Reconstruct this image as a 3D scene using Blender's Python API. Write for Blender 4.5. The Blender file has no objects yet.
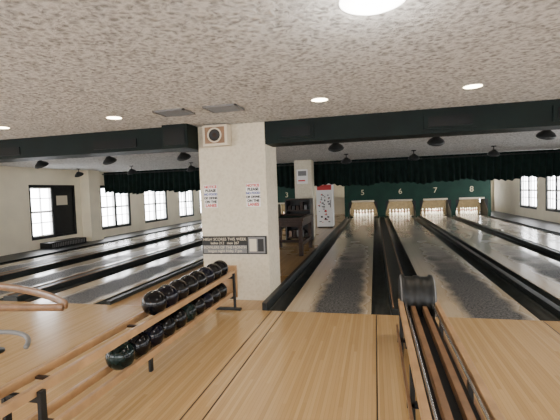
import bpy, bmesh, math, random
from mathutils import Vector, Matrix
random.seed(7)
C = bpy.context.scene.collection
R = math.radians

# ---------------------------------------------------------------- materials
def new_mat(name):
    m = bpy.data.materials.new(name); m.use_nodes = True
    nt = m.node_tree
    return m, nt, nt.nodes['Principled BSDF']

def L(nt, a, b): nt.links.new(a, b)

def simple(name, col, rough=0.5, metal=0.0, var=0.0, scale=8.0, bump=0.0, bscale=60.0, coat=0.0, emit=None, estr=0.0, spec=0.5):
    m, nt, p = new_mat(name)
    p.inputs['Base Color'].default_value = (*col, 1)
    p.inputs['Roughness'].default_value = rough
    p.inputs['Metallic'].default_value = metal
    p.inputs['Coat Weight'].default_value = coat
    p.inputs['Specular IOR Level'].default_value = spec
    tc = nt.nodes.new('ShaderNodeTexCoord')
    if var > 0:
        n = nt.nodes.new('ShaderNodeTexNoise'); n.inputs['Scale'].default_value = scale
        n.inputs['Detail'].default_value = 6
        L(nt, tc.outputs['Object'], n.inputs['Vector'])
        r = nt.nodes.new('ShaderNodeValToRGB')
        r.color_ramp.elements[0].position = 0.3; r.color_ramp.elements[1].position = 0.7
        r.color_ramp.elements[0].color = (*[c*(1-var) for c in col], 1)
        r.color_ramp.elements[1].color = (*[min(1, c*(1+var)) for c in col], 1)
        L(nt, n.outputs['Fac'], r.inputs['Fac']); L(nt, r.outputs['Color'], p.inputs['Base Color'])
    if bump > 0:
        n = nt.nodes.new('ShaderNodeTexNoise'); n.inputs['Scale'].default_value = bscale
        n.inputs['Detail'].default_value = 4
        L(nt, tc.outputs['Object'], n.inputs['Vector'])
        b = nt.nodes.new('ShaderNodeBump'); b.inputs['Strength'].default_value = bump
        b.inputs['Distance'].default_value = 0.02
        L(nt, n.outputs['Fac'], b.inputs['Height']); L(nt, b.outputs['Normal'], p.inputs['Normal'])
    if emit:
        p.inputs['Emission Color'].default_value = (*emit, 1)
        p.inputs['Emission Strength'].default_value = estr
    return m

def stucco(name, c0, c1, scale, dist=0.03, strength=1.0):
    m, nt, p = new_mat(name)
    p.inputs['Roughness'].default_value = 0.9
    tc = nt.nodes.new('ShaderNodeTexCoord')
    n = nt.nodes.new('ShaderNodeTexNoise'); n.inputs['Scale'].default_value = scale
    n.inputs['Detail'].default_value = 7; n.inputs['Roughness'].default_value = 0.65
    n.inputs['Distortion'].default_value = 1.2
    L(nt, tc.outputs['Object'], n.inputs['Vector'])
    v = nt.nodes.new('ShaderNodeTexVoronoi'); v.inputs['Scale'].default_value = scale*1.6
    L(nt, tc.outputs['Object'], v.inputs['Vector'])
    mx = nt.nodes.new('ShaderNodeMath'); mx.operation = 'MULTIPLY_ADD'
    mx.inputs[1].default_value = 0.35
    L(nt, v.outputs['Distance'], mx.inputs[0]); L(nt, n.outputs['Fac'], mx.inputs[2])
    r = nt.nodes.new('ShaderNodeValToRGB')
    r.color_ramp.elements[0].position = 0.48; r.color_ramp.elements[1].position = 0.76
    r.color_ramp.elements[0].color = (*c0, 1); r.color_ramp.elements[1].color = (*c1, 1)
    L(nt, mx.outputs[0], r.inputs['Fac'])
    L(nt, r.outputs['Color'], p.inputs['Base Color'])
    b = nt.nodes.new('ShaderNodeBump'); b.inputs['Strength'].default_value = strength
    b.inputs['Distance'].default_value = dist
    L(nt, mx.outputs[0], b.inputs['Height']); L(nt, b.outputs['Normal'], p.inputs['Normal'])
    return m

def plank(name, cols, width=0.05, rough=0.25, length=1.6, grain=0.25, coat=0.3, wear_sheen=None, seam=0.6):
    """narrow boards running along Y (object coordinates)"""
    m, nt, p = new_mat(name)
    N = nt.nodes.new
    tc = N('ShaderNodeTexCoord'); sp = N('ShaderNodeSeparateXYZ')
    L(nt, tc.outputs['Object'], sp.inputs[0])
    def math_(op, a, b=None, c=None):
        n = N('ShaderNodeMath'); n.operation = op
        for i, v in enumerate((a, b, c)):
            if v is None: continue
            if isinstance(v, (int, float)): n.inputs[i].default_value = v
            else: L(nt, v, n.inputs[i])
        return n.outputs[0]
    def smooth(v, a, b):
        n = N('ShaderNodeMapRange'); n.interpolation_type = 'SMOOTHSTEP'
        n.inputs['From Min'].default_value = a; n.inputs['From Max'].default_value = b
        L(nt, v, n.inputs['Value']); return n.outputs[0]
    x = sp.outputs[0]; y = sp.outputs[1]
    xi = math_('DIVIDE', x, width); xf = math_('FLOOR', xi)
    wn = N('ShaderNodeTexWhiteNoise'); wn.noise_dimensions = '1D'; L(nt, xf, wn.inputs['W'])
    yo = math_('MULTIPLY_ADD', wn.outputs['Value'], 7.0, math_('DIVIDE', y, length))
    yf = math_('FLOOR', yo)
    cv = N('ShaderNodeCombineXYZ'); L(nt, xf, cv.inputs[0]); L(nt, yf, cv.inputs[1])
    w2 = N('ShaderNodeTexWhiteNoise'); w2.noise_dimensions = '2D'; L(nt, cv.outputs[0], w2.inputs['Vector'])
    mp = N('ShaderNodeMapping'); mp.inputs['Scale'].default_value = (60, 2.5, 1)
    L(nt, tc.outputs['Object'], mp.inputs['Vector'])
    gn = N('ShaderNodeTexNoise'); gn.inputs['Scale'].default_value = 1.0; gn.inputs['Detail'].default_value = 5
    L(nt, mp.outputs[0], gn.inputs['Vector'])
    f = math_('MULTIPLY_ADD', gn.outputs['Fac'], grain, math_('MULTIPLY', w2.outputs['Value'], 1-grain))
    r = N('ShaderNodeValToRGB')
    els = r.color_ramp.elements
    els[0].color = (*cols[0], 1); els[1].color = (*cols[-1], 1)
    els[0].position = 0.0; els[1].position = 1.0
    for i, c in enumerate(cols[1:-1]):
        e = els.new((i+1)/(len(cols)-1)); e.color = (*c, 1)
    L(nt, f, r.inputs['Fac'])
    col = r.outputs['Color']
    fr = math_('FRACT', xi)
    d = math_('MINIMUM', fr, math_('SUBTRACT', 1.0, fr))
    line = smooth(d, 0.0, 0.07)
    lm = math_('MULTIPLY_ADD', line, 1-seam, seam)
    mixl = N('ShaderNodeMixRGB'); mixl.blend_type = 'MULTIPLY'; mixl.inputs[0].default_value = 1
    L(nt, col, mixl.inputs[1]); 
    cc = N('ShaderNodeCombineXYZ'); L(nt, lm, cc.inputs[0]); L(nt, lm, cc.inputs[1]); L(nt, lm, cc.inputs[2])
    L(nt, cc.outputs[0], mixl.inputs[2]); col = mixl.outputs[0]
    ln = N('ShaderNodeTexNoise'); ln.inputs['Scale'].default_value = 0.7; L(nt, tc.outputs['Object'], ln.inputs['Vector'])
    rough_out = math_('MULTIPLY_ADD', ln.outputs['Fac'], 0.15, rough-0.07)
    if wear_sheen:
        n2 = N('ShaderNodeTexNoise'); n2.inputs['Scale'].default_value = 2.2; n2.inputs['Detail'].default_value = 6
        L(nt, tc.outputs['Object'], n2.inputs['Vector'])
        # grey reflected sheen painted into the board colour, growing down-lane
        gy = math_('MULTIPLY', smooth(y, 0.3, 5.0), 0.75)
        mg = N('ShaderNodeMixRGB'); L(nt, gy, mg.inputs[0]); L(nt, col, mg.inputs[1]); mg.inputs[2].default_value = (*wear_sheen['far_sheen'], 1)
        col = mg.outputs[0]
        # worn strip: wide near the foul line, narrowing away from it, ragged edge
        ax = math_('ABSOLUTE', math_('ADD', x, -0.11))
        ax = math_('MULTIPLY_ADD', math_('SUBTRACT', n2.outputs['Fac'], 0.5), 0.35, ax)
        ax = math_('MULTIPLY_ADD', y, 0.016, ax)
        mx = math_('SUBTRACT', 1.0, smooth(ax, wear_sheen['in'], wear_sheen['out']))
        yn = math_('MULTIPLY_ADD', math_('SUBTRACT', n2.outputs['Fac'], 0.5), 5.0, y)
        my = math_('SUBTRACT', 1.0, smooth(yn, wear_sheen['y0'], wear_sheen['y1']))
        my = math_('MAXIMUM', my, 0.12)
        n1 = N('ShaderNodeTexNoise'); n1.inputs['Scale'].default_value = 34; n1.inputs['Detail'].default_value = 9
        n1.inputs['Roughness'].default_value = 0.9
        L(nt, tc.outputs['Object'], n1.inputs['Vector'])
        sn = smooth(n1.outputs['Fac'], 0.44, 0.57)
        w = math_('MULTIPLY', mx, my)
        wc = N('ShaderNodeMixRGB'); L(nt, sn, wc.inputs[0])
        wc.inputs[1].default_value = (*wear_sheen['c0'], 1); wc.inputs[2].default_value = (*wear_sheen['c1'], 1)
        mw = N('ShaderNodeMixRGB'); L(nt, w, mw.inputs[0]); L(nt, col, mw.inputs[1])
        L(nt, wc.outputs[0], mw.inputs[2]); col = mw.outputs[0]
        rough_out = math_('MULTIPLY_ADD', w, 0.35, rough_out)
        cw = math_('MULTIPLY_ADD', w, -coat, coat)
        L(nt, cw, p.inputs['Coat Weight'])
        L(nt, math_('MULTIPLY_ADD', w, -0.38, 0.5), p.inputs['Specular IOR Level'])
    else:
        p.inputs['Coat Weight'].default_value = coat
    L(nt, col, p.inputs['Base Color'])
    L(nt, rough_out, p.inputs['Roughness'])
    p.inputs['Coat Roughness'].default_value = 0.12
    return m

M = {}
M['ceiling'] = stucco('stucco_ceiling', (0.27,0.262,0.25), (0.70,0.69,0.665), 15, 0.035)
M['colst'] = stucco('stucco_column', (0.58,0.52,0.39), (0.67,0.61,0.48), 14, 0.004, 0.4)
M['wall'] = simple('plaster_wall', (0.88,0.80,0.62), 0.85, var=0.05, scale=2, bump=0.15, bscale=30)
M['beam'] = simple('dark_green_beam', (0.004,0.009,0.008), 0.55, var=0.3, scale=3, spec=.15)
M['beamp'] = simple('beam_panel', (0.002,0.003,0.003), 0.4, spec=.2)
M['black'] = simple('black_paint', (0.009,0.010,0.010), 0.45, var=0.2, spec=.35)
M['gutter'] = simple('gutter_black', (0.011,0.014,0.013), 0.4, var=0.4, scale=5, spec=.35)
M['rubber'] = simple('rubber_black', (0.01,0.01,0.01), 0.6)
M['green'] = simple('mask_green', (0.005,0.036,0.023), 0.55, var=0.15, scale=3, spec=.3)
M['curtain'] = simple('curtain_green', (0.005,0.014,0.011), 0.85, var=0.35, scale=6, spec=.2)
M['white'] = simple('white_paint', (0.80,0.79,0.76), 0.5)
M['cream'] = simple('cream_plastic', (0.62,0.55,0.42), 0.5)
M['ivory'] = simple('ivory_letters', (0.75,0.68,0.45), 0.5)
M['chrome'] = simple('brushed_metal', (0.62,0.62,0.62), 0.25, metal=1.0)
M['pin'] = simple('pin_white', (0.95,0.93,0.86), 0.3)
M['red'] = simple('red_paint', (0.55,0.03,0.03), 0.45)
M['blue'] = simple('blue_ink', (0.05,0.08,0.30), 0.5)
M['pit'] = simple('pit_cushion', (0.10,0.075,0.04), 0.8, var=0.2)
M['under'] = simple('subfloor_dark', (0.03,0.028,0.026), 0.8, var=0.2)
M['brown'] = simple('dark_brown_wood', (0.028,0.015,0.010), 0.5, var=0.3, scale=10, spec=.25)
M['felt'] = simple('green_felt', (0.02,0.05,0.035), 0.9, spec=.1)
M['railwood'] = simple('rail_wood', (0.42,0.255,0.125), 0.35, var=0.2, scale=7, coat=0.2)
M['raildark'] = simple('rail_wood_dark', (0.22,0.12,0.06), 0.35, var=0.3, scale=7, coat=0.2)
M['ball'] = simple('ball_black', (0.003,0.003,0.004), 0.14, spec=.3)
M['ballg'] = simple('ball_green_marble', (0.005,0.014,0.012), 0.14, var=0.9, scale=14, spec=.3)
M['ballb'] = simple('ball_navy', (0.004,0.004,0.010), 0.14, var=0.8, scale=14, spec=.3)
M['lamp'] = simple('lamp_glow', (1,0.9,0.75), 0.4, emit=(1,0.82,0.55), estr=24)
M['lampw'] = simple('lamp_dome_glow', (1,1,1), 0.4, emit=(1,0.96,0.9), estr=12)
M['grey'] = simple('grey_metal', (0.16,0.16,0.16), 0.5)
M['approach'] = plank('approach_maple', [(0.43,0.27,0.11),(0.53,0.345,0.155),(0.61,0.42,0.205)], 0.028, 0.22, 2.2, 0.4, 0.35, seam=.72)
M['walk'] = plank('walkway_oak', [(0.36,0.21,0.08),(0.44,0.27,0.115),(0.52,0.34,0.16)], 0.057, 0.28, 1.4, 0.35, 0.2)
M['lane'] = plank('lane_boards', [(0.52,0.41,0.27),(0.59,0.475,0.325),(0.66,0.545,0.39)], 0.027, 0.20, 3.0, 0.4, 0.3,
                  wear_sheen={'in':0.22,'out':0.42,'y0':2.2,'y1':8.0,'c0':(0.014,0.015,0.016),'c1':(0.20,0.20,0.20),'far_sheen':(0.36,0.34,0.31)}, seam=0.85)

# ---------------------------------------------------------------- mesh builder
class MB:
    def __init__(s): s.bm = bmesh.new(); s.mats = []
    def mi(s, k):
        if k not in s.mats: s.mats.append(k)
        return s.mats.index(k)
    def _tag(s, faces, k, smooth=False):
        i = s.mi(k)
        for f in faces: f.material_index = i; f.smooth = smooth
    def box(s, x0,x1,y0,y1,z0,z1,k, bevel=0.0, rot=None, piv=None):
        r = bmesh.ops.create_cube(s.bm, size=1.0)
        vs = r['verts']
        for v in vs:
            v.co = Vector(((x0+x1)/2 + v.co.x*(x1-x0), (y0+y1)/2 + v.co.y*(y1-y0), (z0+z1)/2 + v.co.z*(z1-z0)))
        if rot is not None:
            pv = Vector(piv) if piv else Vector(((x0+x1)/2,(y0+y1)/2,(z0+z1)/2))
            for v in vs: v.co = pv + rot @ (v.co - pv)
        fs = list({f for v in vs for f in v.link_faces})
        s._tag(fs, k)
        if bevel > 0:
            es = list({e for v in vs for e in v.link_edges})
            rr = bmesh.ops.bevel(s.bm, geom=es, offset=bevel, segments=2, affect='EDGES', profile=0.7)
            s._tag(rr['faces'], k)
    def prism(s, pts, axis, a0, a1, k, smooth=False):
        def mk(p, a):
            if axis == 'x': return Vector((a, p[0], p[1]))
            if axis == 'y': return Vector((p[0], a, p[1]))
            return Vector((p[0], p[1], a))
        A = [s.bm.verts.new(mk(p, a0)) for p in pts]; B = [s.bm.verts.new(mk(p, a1)) for p in pts]
        fs = []; n = len(pts)
        for i in range(n):
            f = s.bm.faces.new((A[i], A[(i+1)%n], B[(i+1)%n], B[i])); fs.append(f)
        caps = [s.bm.faces.new(A[::-1]), s.bm.faces.new(B)]
        s._tag(fs, k, smooth); s._tag(caps, k)
        bmesh.ops.recalc_face_normals(s.bm, faces=fs+caps)
    def lathe(s, prof, k, mtx=Matrix.Identity(4), seg=24, ks=None):
        rings = []
        for (r, z) in prof:
            rings.append([s.bm.verts.new(mtx @ Vector((max(r,1e-4)*math.cos(2*math.pi*i/seg), max(r,1e-4)*math.sin(2*math.pi*i/seg), z))) for i in range(seg)])
        for j in range(len(rings)-1):
            fs = []
            for i in range(seg):
                fs.append(s.bm.faces.new((rings[j][i], rings[j][(i+1)%seg], rings[j+1][(i+1)%seg], rings[j+1][i])))
            s._tag(fs, ks[j] if ks else k, True)
    def cyl(s, p0, p1, r, k, seg=12, r2=None):
        p0 = Vector(p0); p1 = Vector(p1); d = p1-p0
        q = d.to_track_quat('Z','Y').to_matrix().to_4x4()
        m = Matrix.Translation(p0) @ q
        ln = d.length; r2 = r if r2 is None else r2
        s.lathe([(0,0),(r,0),(r,0.0001),(r2,ln-0.0001),(r2,ln),(0,ln)], k, m, seg)
    def sphere(s, c, r, k, seg=24, rings=14):
        rr = bmesh.ops.create_uvsphere(s.bm, u_segments=seg, v_segments=rings, radius=r)
        for v in rr['verts']: v.co += Vector(c)
        s._tag(list({f for v in rr['verts'] for f in v.link_faces}), k, True)
    def tube(s, pts, r, k, seg=10, flat=None):
        pts = [Vector(p) for p in pts]; rings = []
        for i, p in enumerate(pts):
            t = (pts[min(i+1,len(pts)-1)] - pts[max(i-1,0)]).normalized()
            up = Vector((0,0,1)) if abs(t.z) < 0.95 else Vector((0,1,0))
            sd = t.cross(up).normalized(); u = sd.cross(t)
            a, b = (r, r) if flat is None else flat
            rings.append([s.bm.verts.new(p + sd*a*math.cos(2*math.pi*j/seg) + u*b*math.sin(2*math.pi*j/seg)) for j in range(seg)])
        fs = []
        for i in range(len(rings)-1):
            for j in range(seg):
                fs.append(s.bm.faces.new((rings[i][j], rings[i][(j+1)%seg], rings[i+1][(j+1)%seg], rings[i+1][j])))
        fs.append(s.bm.faces.new(rings[0][::-1])); fs.append(s.bm.faces.new(rings[-1]))
        s._tag(fs, k, True)
        bmesh.ops.recalc_face_normals(s.bm, faces=fs)
    def done(s, name, loc=(0,0,0), parent=None, rot=None):
        me = bpy.data.meshes.new(name)
        s.bm.to_mesh(me); s.bm.free()
        for k in s.mats: me.materials.append(M[k])
        o = bpy.data.objects.new(name, me); C.objects.link(o); o.location = loc
        if rot: o.rotation_euler = rot
        if parent: o.parent = parent
        return o

def inst(o, name, loc, rot=None):
    n = bpy.data.objects.new(name, o.data); C.objects.link(n); n.location = loc
    if rot: n.rotation_euler = rot
    return n

def text(body, size, loc, rot, mat, parent=None, name='lettering', ext=0.002, align='CENTER', off=0.0):
    cu = bpy.data.curves.new(name, 'FONT'); cu.body = body; cu.size = size; cu.extrude = ext
    cu.align_x = align; cu.align_y = 'CENTER'; cu.offset = off
    cu.materials.append(M[mat])
    o = bpy.data.objects.new(name, cu); C.objects.link(o)
    o.location = loc; o.rotation_euler = rot
    if parent: o.parent = parent
    return o

# ---------------------------------------------------------------- constants
XL, XR, YN, YF, H = -9.8, 6.3, -3.2, 24.0, 2.44
FOUL, PINY = 4.8, 20.6
LW = 1.05
laneX = [-8.0, -6.22, -4.45, -0.605, 1.185, 2.78, 4.38]
COLR = -1.43
MASKY = PINY-.35

# ---------------------------------------------------------------- room shell
b = MB(); b.box(XL-0.2, XR+0.2, YN-0.2, YF+0.2, -0.3, -0.16, 'under'); b.done('floor')
b = MB(); b.box(XL-0.2, XR+0.2, YN-0.2, YF+0.2, H, H+0.15, 'ceiling'); b.done('ceiling')

def wall_y(name, x0, x1, holes):
    b = MB(); y = YN-0.2
    for (a, c, z0, z1) in sorted(holes):
        b.box(x0,x1,y,a,-0.16,H,'wall'); b.box(x0,x1,a,c,-0.16,z0,'wall'); b.box(x0,x1,a,c,z1,H,'wall'); y = c
    b.box(x0,x1,y,YF+0.2,-0.16,H,'wall'); return b.done(name)
def wall_x(name, y0, y1, holes):
    b = MB(); x = XL
    for (a, c, z0, z1) in sorted(holes):
        b.box(x,a,y0,y1,-0.16,H,'wall'); b.box(a,c,y0,y1,-0.16,z0,'wall'); b.box(a,c,y0,y1,z1,H,'wall'); x = c
    b.box(x,XR,y0,y1,-0.16,H,'wall'); return b.done(name)

Lh = [(-1.6,0.2,.3,1.94),(1.4,3.2,.3,1.94),(4.2,6.0,.3,1.94),(9.65,11.5,.3,1.94),(12.75,14.6,.3,1.94),(15.6,17.6,.3,1.94),(18.8,20.5,.3,1.94),(21.3,23.2,.3,1.94)]  # openings nearest the camera are out of view, added for daylight
Rh = [(-1.6,0.2,.4,1.94),(1.4,3.2,.4,1.94),(4.5,6.3,.4,1.94),(8,9.8,.4,1.94),(13.2,15.0,.4,1.94),(15.5,17.2,.4,1.94),(18.0,20.0,.4,1.94)]  # nearer openings are unseen, put in to let more daylight in
Bh = [(5.3,6.15,.4,1.94),(-9.3,-8.2,.4,1.94)]
Nh_added = [(-9.0,-6.6,.5,2.1),(-6.0,-3.6,.5,2.1),(-3.0,-0.6,.5,2.1),(0.0,2.4,.5,2.1),(3.0,5.4,.5,2.1)]  # near-wall openings: unseen, added so daylight reaches the ceiling
wall_y('wall_left', XL-0.2, XL, Lh); wall_y('wall_right', XR, XR+0.2, Rh)
wall_x('wall_far', YF, YF+0.2, Bh); wall_x('wall_near', YN-0.2, YN, Nh_added)

wn = [0]
def window(axis, wp, a0, a1, z0, z1, shutter=False, outk='black'):
    wn[0] += 1
    b = MB()
    def bx(u0,u1,d0,d1,za,zb,k):
        if axis == 'y': b.box(wp+d0, wp+d1, u0, u1, za, zb, k)
        else: b.box(u0, u1, wp+d0, wp+d1, za, zb, k)
    t = 0.08
    bx(a0,a0+t,-.08,.08,z0,z1,outk); bx(a1-t,a1,-.08,.08,z0,z1,outk)
    bx(a0+t,a1-t,-.08,.08,z0,z0+t,outk); bx(a0+t,a1-t,-.08,.08,z1-t,z1,outk)
    m = (a0+a1)/2
    bx(m-.04,m+.04,-.07,.07,z0+t,z1-t,outk)
    for (p, q) in ((a0+t, m-.04), (m+.04, a1-t)):
        if shutter and p > m:
            bx(p,q,-.03,.05,z0+t,z1-t,'black')
            bx(p+.1,q-.25,.05,.06,z0+1.0,z0+1.3,'cream')
            continue
        s = .035
        bx(p,p+s,-.04,.04,z0+t,z1-t,'white'); bx(q-s,q,-.04,.04,z0+t,z1-t,'white')
        bx(p+s,q-s,-.04,.04,z0+t,z0+t+s,'white'); bx(p+s,q-s,-.04,.04,z1-t-s,z1-t,'white')
        zm = (z0+z1)/2
        bx(p+s,q-s,-.04,.04,zm-.03,zm+.03,'white')
        c = (p+q)/2
        bx(c-.012,c+.012,-.02,.02,z0+t+s,z1-t-s,'white')
        for zz in (z0+(z1-z0)*.3, z0+(z1-z0)*.75): bx(p+s,q-s,-.02,.02,zz-.012,zz+.012,'white')
    b.done('window_%d' % wn[0])
for i, h in enumerate(Lh): window('y', XL-0.1, *h, shutter=(i == 3))
for h in Rh: window('y', XR+0.1, *h)
for h in Bh: window('x', YF+0.1, *h)
for h in Nh_added: window('x', YN-0.1, *h)  # windows behind the camera, added for the light they admit

b = MB(); b.box(XL, XL+0.35, 11.75, 12.3, -0.16, H, 'wall'); b.box(XL, XL+0.38, 11.72, 12.33, -0.16, 0.12, 'wall'); b.done('wall_pilaster')

# ---------------------------------------------------------------- approach and lanes
b = MB(); b.box(XL, XR, YN, FOUL, -0.16, 0.0, 'approach')
b.done('floor_approach')
b = MB()
for x in (-1.15, -1.30, -0.02, 0.62, 1.73, 2.2):
    b.box(x-.005, x+.005, YN, FOUL-.02, 0.0, 0.0015, 'brown')
b.done('trim_1')
def walkway(x0, x1, k='walk', z=0.0, name='floor_walkway'):
    b = MB(); b.box(x0, x1, FOUL, YF, -0.16, z, k); return b.done(name)
walkway(-3.62, COLR)
walkway(XL, -8.0-LW/2-.24, 'black', 0.02, 'floor_side_left')
walkway(4.38+LW/2+.24, XR, 'black', 0.02, 'floor_side_right')

def make_lane():
    b = MB(); h = LW/2; Ln = PINY+1.3-FOUL
    b.box(-h, h, 0, Ln, -0.06, 0.0, 'lane')
    b.box(-h+.02, h-.02, 0, Ln, -0.16, -0.06, 'under')
    for sgn in (-1, 1):
        pts = []
        for i in range(9):
            a = math.pi*i/8
            pts.append((sgn*(h+.115) - .115*math.cos(a), -0.01-.085*math.sin(a)))
        pts = pts + [(sgn*(h+.115)+.115, -0.16), (sgn*(h+.115)-.115, -0.16)]
        b.prism(pts, 'y', 0.0, Ln, 'gutter', True)
    return b.done('bowling_lane', (laneX[0], FOUL, 0))
ln0 = make_lane()
for x in laneX[1:]: inst(ln0, 'bowling_lane.001', (x, FOUL, 0))

def divider(x0, x1, tops=0.05, strips=True):
    b = MB(); w = x1-x0; Ln = MASKY-.05-FOUL
    b.box(0, w, 0, Ln, -0.16, tops, 'gutter', 0.006)
    if strips and w > .15:
        b.box(.02, .035, 0.05, Ln-.05, tops, tops+.012, 'raildark')
        b.box(w-.035, w-.02, 0.05, Ln-.05, tops, tops+.012, 'raildark')
    return b.done('lane_divider', (x0, FOUL, 0))
e = LW/2+.232
for i, j in ((0,1),(1,2),(3,4),(4,5),(5,6)):
    divider(laneX[i]+e, laneX[j]-e, 0.07)
divider(laneX[2]+e, -3.622, 0.05, False)
b = MB(); b.box(COLR+.004, laneX[3]-e, FOUL, MASKY-.05, -.16, 0.10, 'gutter', 0.01); b.done('gutter_kickboard')

# ---------------------------------------------------------------- pin decks / masking units
def mask(lanes, nums, x0, x1):
    root = bpy.data.objects.new('pin_masking_unit', None); C.objects.link(root)
    b = MB(); y0 = MASKY; y1 = MASKY+.08
    zt = .82
    b.box(x0, x1, y0, y1, zt, 2.0, 'green')
    prev = x0
    for c in lanes:
        b.box(prev, c-.70, y0, y1, -.0, zt, 'green'); prev = c+.70
        b.prism([(c-.70,zt),(c-.52,zt),(c-.70,.25)], 'y', y0, y1, 'black')
        b.prism([(c+.70,zt),(c+.52,zt),(c+.70,.25)], 'y', y0, y1, 'black')
        b.box(c-.7, c+.7, PINY+1.25, PINY+1.32, .02, 1.1, 'pit')
        b.box(c-.78, c-.75, y1, PINY+1.3, 0.0, 1.3, 'black'); b.box(c+.75, c+.78, y1, PINY+1.3, .0, 1.3, 'black')
    b.box(prev, x1, y0, y1, 0, zt, 'green')
    o = b.done('mask_board', parent=root)
    for c, n in zip(lanes, nums):
        text(n, .36, (c, y0-.012, 1.28), (R(90),0,0), 'ivory', root, 'lane_number', .004)
        b = MB(); b.box(c-.55,c+.55,y0-.02,y0,zt+.0,zt+.08,'cream',.004); b.done('score_strip', parent=root)
        ld = bpy.data.lights.new('pit_lamp','AREA'); ld.shape='RECTANGLE'; ld.size=1.2; ld.size_y=.1; ld.energy=90; ld.color=(1,.9,.72)
        lo = bpy.data.objects.new('pit_lamp', ld); C.objects.link(lo); lo.location=(c, y1+.06, 1.15)
        lo.rotation_euler=(R(28),0,0); lo.parent = root
mask(laneX[3:], '5678', -1.5, 5.2)
mask(laneX[:3], '123', -8.8, -3.6)

b = MB()
pp = [(0,0),(.026,0),(.029,.02),(.045,.07),(.06,.115),(.055,.16),(.035,.21),(.024,.255),(.026,.29),(.033,.32),(.031,.35),(.018,.375),(0,.381)]
k = ['pin']*12; k[7]='red'
for r in range(4):
    for i in range(r+1):
        b.lathe(pp, 'pin', Matrix.Translation(((i-r/2)*.305, r*.264, 0)), 14, k)
pins = b.done('bowling_pins', (laneX[0], PINY, 0))
for x in laneX[1:]: inst(pins, 'bowling_pins.001', (x, PINY, 0))

# ---------------------------------------------------------------- valance curtain (Y=13)
def curtain(x0, x1, y):
    bm = bmesh.new(); nx = int((x1-x0)/.022); nz = 9; zt = H-.02
    g = []
    for i in range(nx+1):
        x = x0+(x1-x0)*i/nx; col = []
        ph = 2*math.pi*x/.19 + 1.2*math.sin(x*2.3) + .8*math.sin(x*5.1)
        zb = 1.62 + .03*math.sin(x*3.1)+.025*math.sin(x*7.7) + .02*math.sin(ph)
        for j in range(nz+1):
            t = j/nz; z = zt + (zb-zt)*t
            amp = .025+.035*t
            yy = y + amp*math.sin(ph+.5*math.sin(3*t+x)) + .02*t*math.sin(x*1.7)
            col.append(bm.verts.new((x, yy, z)))
        g.append(col)
    for i in range(nx):
        for j in range(nz):
            f = bm.faces.new((g[i][j], g[i][j+1], g[i+1][j+1], g[i+1][j])); f.smooth = True
    me = bpy.data.meshes.new('curtain_valance'); bm.to_mesh(me); bm.free(); me.materials.append(M['curtain'])
    o = bpy.data.objects.new('curtain_valance', me); C.objects.link(o)
curtain(XL+.02, XR-.02, 13.0)
b = MB(); b.cyl((XL,12.92,H-.1),(XR,12.92,H-.1),.018,'black'); b.done('curtain_rod')

# ---------------------------------------------------------------- beams, duct, column
b = MB(); b.box(XL, -2.78, 5.06, 5.5, 2.14, H, 'beam')
for x in (-3.6, -5.6): b.box(x-.35, x+.35, 5.045, 5.06, 2.19, 2.31, 'beamp')
b.done('ceiling_beam')
b = MB(); b.box(COLR+.003, XR, 5.24, 5.65, 2.14, H, 'beam')
for x,w in ((-1.0,.24),(.9,.3),(2.3,.3)):
    b.box(x-w, x+w, 5.22, 5.24, 2.19, 2.37, 'beam'); b.box(x-w+.05, x+w-.05, 5.212, 5.22, 2.22, 2.34, 'beamp')
b.done('ceiling_beam.001')
b = MB(); b.box(-2.775, -2.405, 4.92, 5.5, 2.12, H, 'beam', .006)
b.box(-2.74,-2.44,4.912,4.92,2.17,2.39,'beamp')
b.done('air_duct_box')
b = MB(); b.box(-2.4, COLR, 5.24, 5.86, 0.0, H, 'colst', .012)
b.done('wall_column')
b = MB(); b.box(-2.44, -1.9, 12.3, 12.8, 0.0, H, 'colst', .01); b.done('wall_column_rear')

b = MB(); b.box(-2.25,-1.90,5.06,5.235,2.14,2.42,'cream',.015)
b.box(-2.215,-1.935,5.054,5.06,2.17,2.39,'raildark',.002)
m = Matrix.Translation((-2.075,5.050,2.28)) @ Matrix.Rotation(R(90),4,'X')
b.lathe([(.10,-.004),(.10,.006),(.085,.008),(.08,.0),(.03,-.0005),(0,.004)],'black',m,28,['cream','cream','cream','rubber','brown'])
b.done('wall_speaker')

def sign(xc):
    root = bpy.data.objects.new('notice_sign', None); C.objects.link(root)
    b = MB(); b.box(xc-.10,xc+.10,5.229,5.237,1.30,1.62,'white'); b.done('board', parent=root)
    lines = [('NOTICE',.050,'red'),('PLEASE',.050,'black'),('NO FOOD',.042,'blue'),('OR DRINK',.042,'black'),('ON THE',.046,'black'),('LANES',.056,'red')]
    z = 1.590
    for t,s,c in lines:
        text(t, s, (xc, 5.2275, z), (R(90),0,0), c, root, 'line', .0006, off=.0025); z -= .052
sign(-2.24); sign(-1.62)
root = bpy.data.objects.new('framed_notice_board', None); C.objects.link(root)
b = MB(); x0,x1 = -2.39,-1.45
b.box(x0,x1,5.205,5.236,.65,.90,'black',.004)
b.box(x0+.02,x1-.28,5.201,5.205,.785,.885,'rubber')
b.box(x0+.02,x1-.28,5.201,5.205,.665,.775,'grey')
b.box(x1-.26,x1-.02,5.201,5.205,.665,.885,'grey')
b.box(x1-.24,x1-.14,5.198,5.201,.69,.86,'cream'); b.box(x1-.12,x1-.04,5.198,5.201,.69,.86,'rubber')
b.done('frame', parent=root)
text('HIGH SCORES THIS WEEK', .055, ((x0+x1)/2-.13,5.2,.858),(R(90),0,0),'cream',root,'line',.0006)
text('ladies 212   men 267', .05, ((x0+x1)/2-.13,5.2,.805),(R(90),0,0),'cream',root,'line',.0006)
text('BOWLERS OF THE MONTH', .052, ((x0+x1)/2-.13,5.2,.745),(R(90),0,0),'cream',root,'line',.0006)
text('league night friday 7 pm', .052, ((x0+x1)/2-.13,5.2,.695),(R(90),0,0),'cream',root,'line',.0006)

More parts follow.
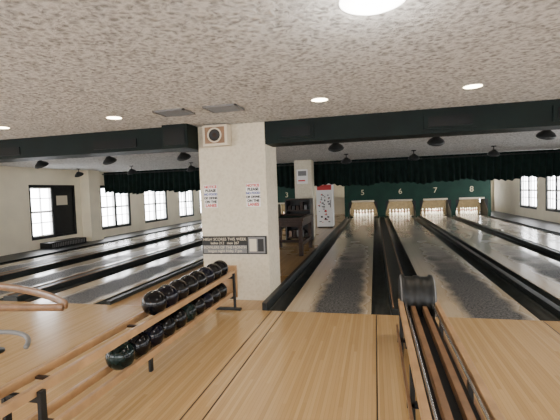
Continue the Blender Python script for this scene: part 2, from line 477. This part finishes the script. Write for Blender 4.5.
# ---------------------------------------------------------------- ceiling fixtures
b = MB(); b.lathe([(0,-.003),(.055,-.003),(.056,-.006),(.085,-.008),(.09,0)],'lamp',Matrix.Identity(4),24,['lamp','lamp','lamp','white'])
dl = b.done('recessed_downlight', (-.54,4.2,H))
locs = [(-.54,4.2),(.93,4.2),(-2.98,4.2),(-4.62,4.2),(2.9,4.2),(4.9,4.2),(-6.4,4.2),(-8.2,4.2),(-3.2,1.6),(-5.6,1.2),(3.2,1.2),(-2.4,-1.0),(1.8,-1.2)]
for p in locs[1:]: inst(dl,'recessed_downlight.001',(p[0],p[1],H))
for p in locs:
    ld = bpy.data.lights.new('downlight_bulb','SPOT'); ld.energy = 35; ld.spot_size = R(130); ld.spot_blend=.6; ld.color=(1,.87,.7); ld.shadow_soft_size=.06
    lo = bpy.data.objects.new('downlight_bulb', ld); C.objects.link(lo); lo.location=(p[0],p[1],H-.03)
b = MB(); b.lathe([(0,-.04),(.08,-.037),(.13,-.028),(.165,-.012),(.175,0)],'lampw',Matrix.Identity(4),36,['lampw','lampw','lampw','white'])
b.done('flush_dome_light',(.01,2.09,H))
ld = bpy.data.lights.new('dome_bulb','POINT'); ld.energy=20; ld.color=(1,.95,.88); ld.shadow_soft_size=.15
lo = bpy.data.objects.new('dome_bulb',ld); C.objects.link(lo); lo.location=(.01,2.09,H-.25)

def vent(x,y):
    b = MB(); w,d=.19,.15
    b.box(-w,w,-d,-d+.02,-.02,0,'grey'); b.box(-w,w,d-.02,d,-.02,0,'grey'); b.box(-w,-w+.02,-d,d,-.02,0,'grey'); b.box(w-.02,w,-d,d,-.02,0,'grey')
    b.box(-w+.02,w-.02,-d+.02,d-.02,-.004,0,'black')
    for i in range(8):
        yy = -d+.035+i*.032
        b.box(-w+.02,w-.02,yy,yy+.010,-.016,-.005,'grey')
    b.done('ceiling_vent',(x,y,H))
vent(-2.2,4.2); vent(-1.6,4.2)

b = MB()
b.lathe([(0,0),(.06,0),(.06,-.02),(0,-.02)],'black',Matrix.Identity(4),16)
b.cyl((0,0,-.02),(0,0,-.12),.012,'black')
m = Matrix.Translation((0,.0,-.17)) @ Matrix.Rotation(R(30),4,'X')
b.lathe([(0,.08),(.04,.075),(.06,.05),(.12,.0),(.145,-.04),(.14,-.045),(.10,-.01),(0,.03)],'black',m,24,['black']*5+['grey','white'])
fl = b.done('flood_lamp',(-.67,7.3,H))
for p in [(1.03,7.3),(2.7,7.3),(4.6,7.3),(-3.72,7.4),(-5.35,7.3),(-7.05,7.3),(-.74,11),(1.0,11),(2.9,11),(4.7,11),(-7.3,11),(-9.2,11),(-5.3,11)]:
    inst(fl,'flood_lamp.001',(p[0],p[1],H))

# ---------------------------------------------------------------- ball rack (left of lane 5)
root = bpy.data.objects.new('ball_storage_rack', None); C.objects.link(root)
b = MB(); X = -1.9
for z in (.475,.215):
    for s in (-1,1):
        b.box(X+s*.088-.017, X+s*.088+.017, 1.35, 4.86, z-.035, z+.02, 'railwood', .006)
    for i in range(4): b.box(X-.075, X+.075, 1.9+i*.9, 1.93+i*.9, z-.03, z-.015, 'brown')
for y in (1.75, 4.78):
    for s in (-1,1): b.box(X+s*.12-.013, X+s*.12+.013, y-.02, y+.02, 0.0, .47, 'black', .004)
    b.box(X-.2, X+.2, y-.03, y+.03, 0.0, .03, 'black', .005)
    b.box(X-.11, X+.11, y-.015, y+.015, .145, .175, 'black')
    b.box(X-.11, X+.11, y-.015, y+.015, .405, .435, 'black')
b.box(X-.012, X+.012, 3.0-.02, 3.0+.02, 0.0, .19, 'black'); 
b.box(X-.13, X+.13, 4.86, 4.89, .14, .56, 'railwood', .008)
b.done('frame', parent=root)
b = MB(); rb=.1075
for i in range(10):
    b.sphere((X, 2.60+i*.2165, .215+.02+.068), rb, ['ballg','ball','ballb','ball','ball'][i%5], 28, 18)
for i in range(8):
    b.sphere((X, 3.10+i*.2165, .475+.02+.068), rb, ['ball','ballb','ball','ball'][i%4], 28, 18)
b.done('bowling_balls', parent=root)

# ---------------------------------------------------------------- central ball return
def ball_return(xc, y0, yh):
    root = bpy.data.objects.new('ball_return', None); C.objects.link(root)
    b = MB()
    zc, r = .45, .20
    m = Matrix.Translation((xc-.16,yh,zc)) @ Matrix.Rotation(R(90),4,'Y')
    b.lathe([(0,0),(r-.03,0),(r,.01),(r+.012,.02),(r+.012,.045),(r-.005,.055),(r-.005,.13),(r+.004,.135),(r+.004,.185),(r-.005,.19),(r-.005,.265),(r+.012,.275),(r+.012,.30),(r,.31),(r-.03,.32),(0,.32)],
            'black', m, 40, ['black','black','grey','black','black','black','black','black','black','black','black','black','grey','black','black'])
    b.prism([(yh-.15,0),(yh-.13,.42),(yh+.15,.42),(yh+.30,0)],'x',xc-.12,xc+.12,'black')
    for dx, z, k in ((-.155,.44,'railwood'),(-.05,.40,'raildark'),(.05,.40,'raildark'),(.155,.44,'railwood')):
        b.box(xc+dx-.02, xc+dx+.02, y0, yh-.1, z-.04, z+.02, k, .006)
    b.box(xc-.13, xc+.13, y0, yh-.1, .30, .32, 'black')
    b.cyl((xc-.115,y0,.44),(xc-.115,yh-.1,.44),.009,'chrome'); b.cyl((xc+.115,y0,.44),(xc+.115,yh-.1,.44),.009,'chrome')
    for s in (-1,1): b.box(xc+s*.19-.010, xc+s*.19+.010, y0, yh-.1, .17, .21, 'raildark', .004)
    arc = [(xc+.155*math.cos(math.pi*i/14), y0-.155*math.sin(math.pi*i/14), .44) for i in range(15)]
    b.tube(arc, .03, 'railwood', 10, (.016,.03))
    for y in (y0+.1, (y0+yh)/2, yh-.35):
        for s in (-1,1): b.box(xc+s*.165-.015, xc+s*.165+.015, y-.02, y+.02, 0, .40, 'black', .004)
        b.box(xc-.2, xc+.2, y-.02, y+.02, .14, .17, 'black')
    b.done('frame', parent=root)
ball_return(.36, 1.1, 3.95)

root = bpy.data.objects.new('ball_return_guard', None); C.objects.link(root)
b = MB()
def bez(p0,p1,p2,p3,n=18):
    r=[]
    for i in range(n+1):
        t=i/n; u=1-t
        r.append(Vector(p0)*u**3+Vector(p1)*3*u*u*t+Vector(p2)*3*u*t*t+Vector(p3)*t**3)
    return r
b.tube(bez((-4.6,3.25,.62),(-3.9,3.45,.62),(-3.2,3.3,.58),(-2.72,3.0,.55)), .03,'raildark',10,(.018,.04))
b.tube(bez((-4.6,2.95,.48),(-3.9,3.0,.48),(-3.3,3.0,.50),(-2.74,2.98,.53)), .03,'raildark',10,(.018,.035))
b.tube(bez((-3.4,2.5,.40),(-2.9,2.6,.47),(-2.6,2.55,.47),(-2.50,2.35,.43)), .018,'grey',12)
for x,y in ((-4.2,3.1),(-3.72,3.12)):
    b.cyl((x,y,0),(x,y,.55),.025,'black'); b.lathe([(0,.02),(.1,.02),(.1,0),(0,0)],'black',Matrix.Translation((x,y,0)),18)
b.cyl((-3.35,2.5,0),(-3.35,2.5,.41),.02,'black')
b.done('guard', parent=root)

# ---------------------------------------------------------------- middle room furniture
b = MB(); x0,x1,y0,y1 = -2.55,-1.62,8.9,10.4
b.box(x0,x1,y0,y1,.68,.80,'brown',.01); b.box(x0-.03,x1+.03,y0-.03,y0+.09,.80,.88,'brown',.01); b.box(x0-.03,x1+.03,y1-.09,y1+.03,.80,.88,'brown',.01)
b.box(x0-.03,x0+.09,y0+.09,y1-.09,.80,.88,'brown',.01); b.box(x1-.09,x1+.03,y0+.09,y1-.09,.80,.88,'brown',.01)
b.box(x0+.09,x1-.09,y0+.09,y1-.09,.80,.83,'felt')
for x in (x0+.06,x1-.06):
    for y in (y0+.08,y1-.08): b.box(x-.045,x+.045,y-.045,y+.045,0,.68,'brown',.006)
    b.box(x-.025,x+.025,y0+.1,y1-.1,.22,.30,'brown')
b.box(x0+.1,x1-.1,(y0+y1)/2-.03,(y0+y1)/2+.03,.22,.28,'brown')
b.done('game_table')

b = MB(); x0,x1,y0,y1=-2.6,-1.85,11.5,12.1
for x in (x0,x1-.04): b.box(x,x+.04,y0,y1,0,1.25,'black')
for z in (.1,.5,.9,1.22): b.box(x0+.04,x1-.04,y0,y1,z,z+.035,'brown')
b.box(x0+.04,x1-.04,y1-.02,y1,.02,1.25,'black')
random.seed(5)
for z in (.135,.535,.935):
    x=x0+.07
    while x<x1-.16:
        b.box(x,x+.09,y0+.1,y0+.4,z,z+random.uniform(.1,.22),random.choice(['brown','grey','raildark','black'])); x+=.12
b.done('shoe_shelf')
b = MB(); b.box(-2.36,-2.02,12.275,12.298,1.7,2.15,'white'); b.box(-2.32,-2.06,12.27,12.275,1.95,2.1,'grey'); b.box(-2.32,-2.1,12.27,12.275,1.78,1.82,'red'); b.done('wall_poster')

b = MB(); x0,x1,y0,y1=-2.25,-1.62,15.6,16.2
b.box(x0,x1,y0,y1,.05,1.75,'white',.02); b.box(x0+.03,x1-.03,y0+.05,y1,0,.06,'black')
b.box(x0+.04,x1-.04,y0-.012,y0,.12,1.35,'white',.004); b.box(x0+.04,x1-.04,y0-.014,y0,1.48,1.68,'red',.004)
b.box(x1-.1,x1-.07,y0-.05,y0-.012,.8,1.1,'grey')
random.seed(11)
for i in range(40):
    x=random.uniform(x0+.06,x1-.16); z=random.uniform(.2,1.28)
    b.box(x,x+random.uniform(.03,.09),y0-.016-.0005*i,y0-.012,z,z+random.uniform(.02,.07),random.choice(['red','black','grey','grey','black']))
b.done('drink_cooler')

b = MB(); b.box(XL+.02,XL+.42,9.9,11.4,.02,.2,'black',.02)
for i in range(20): b.box(XL+.42,XL+.425,9.95+i*.07,9.98+i*.07,.05,.17,'grey')
b.done('floor_heater')
b = MB()
for y in (12.1,13.9):
    for x in (5.75,6.15): b.box(x-.03,x+.03,y-.03,y+.03,.02,.42,'brown')
b.box(5.7,6.2,12.0,14.0,.42,.47,'raildark',.008); b.box(6.15,6.2,12.0,14.0,.47,.85,'raildark',.008)
b.done('wooden_bench')

# ---------------------------------------------------------------- light
w = bpy.data.worlds.new('World'); bpy.context.scene.world = w; w.use_nodes = True
bg = w.node_tree.nodes['Background']; bg.inputs[0].default_value=(0.96,0.97,1.0,1); bg.inputs[1].default_value=17.5
def portal(loc, rot, sx, sy):
    ld = bpy.data.lights.new('window_portal','AREA'); ld.shape='RECTANGLE'; ld.size=sx; ld.size_y=sy
    ld.cycles.is_portal=True
    o = bpy.data.objects.new('window_portal',ld); C.objects.link(o); o.location=loc; o.rotation_euler=rot
portal((-1.8,YN-.25,1.3),(R(90),0,0),14.6,1.7)
portal((XL-.25,2.2,1.12),(0,R(-90),0),1.7,7.8)
portal((XL-.25,16.4,1.12),(0,R(-90),0),1.7,13.8)
portal((XR+.25,4.1,1.17),(0,R(90),0),1.6,11.6)
portal((XR+.25,16.6,1.17),(0,R(90),0),1.6,7.0)

# ---------------------------------------------------------------- camera
cd = bpy.data.cameras.new('camera'); cam = bpy.data.objects.new('camera', cd); C.objects.link(cam)
cd.sensor_width = 36; cd.lens = 400/560*36
cam.matrix_world = Matrix.Translation((0,0,1.5)) @ Matrix.Rotation(R(13.45),4,'Z') @ Matrix.Rotation(R(90-2.7),4,'X') @ Matrix.Rotation(R(-2.0),4,'Z')
bpy.context.scene.camera = cam
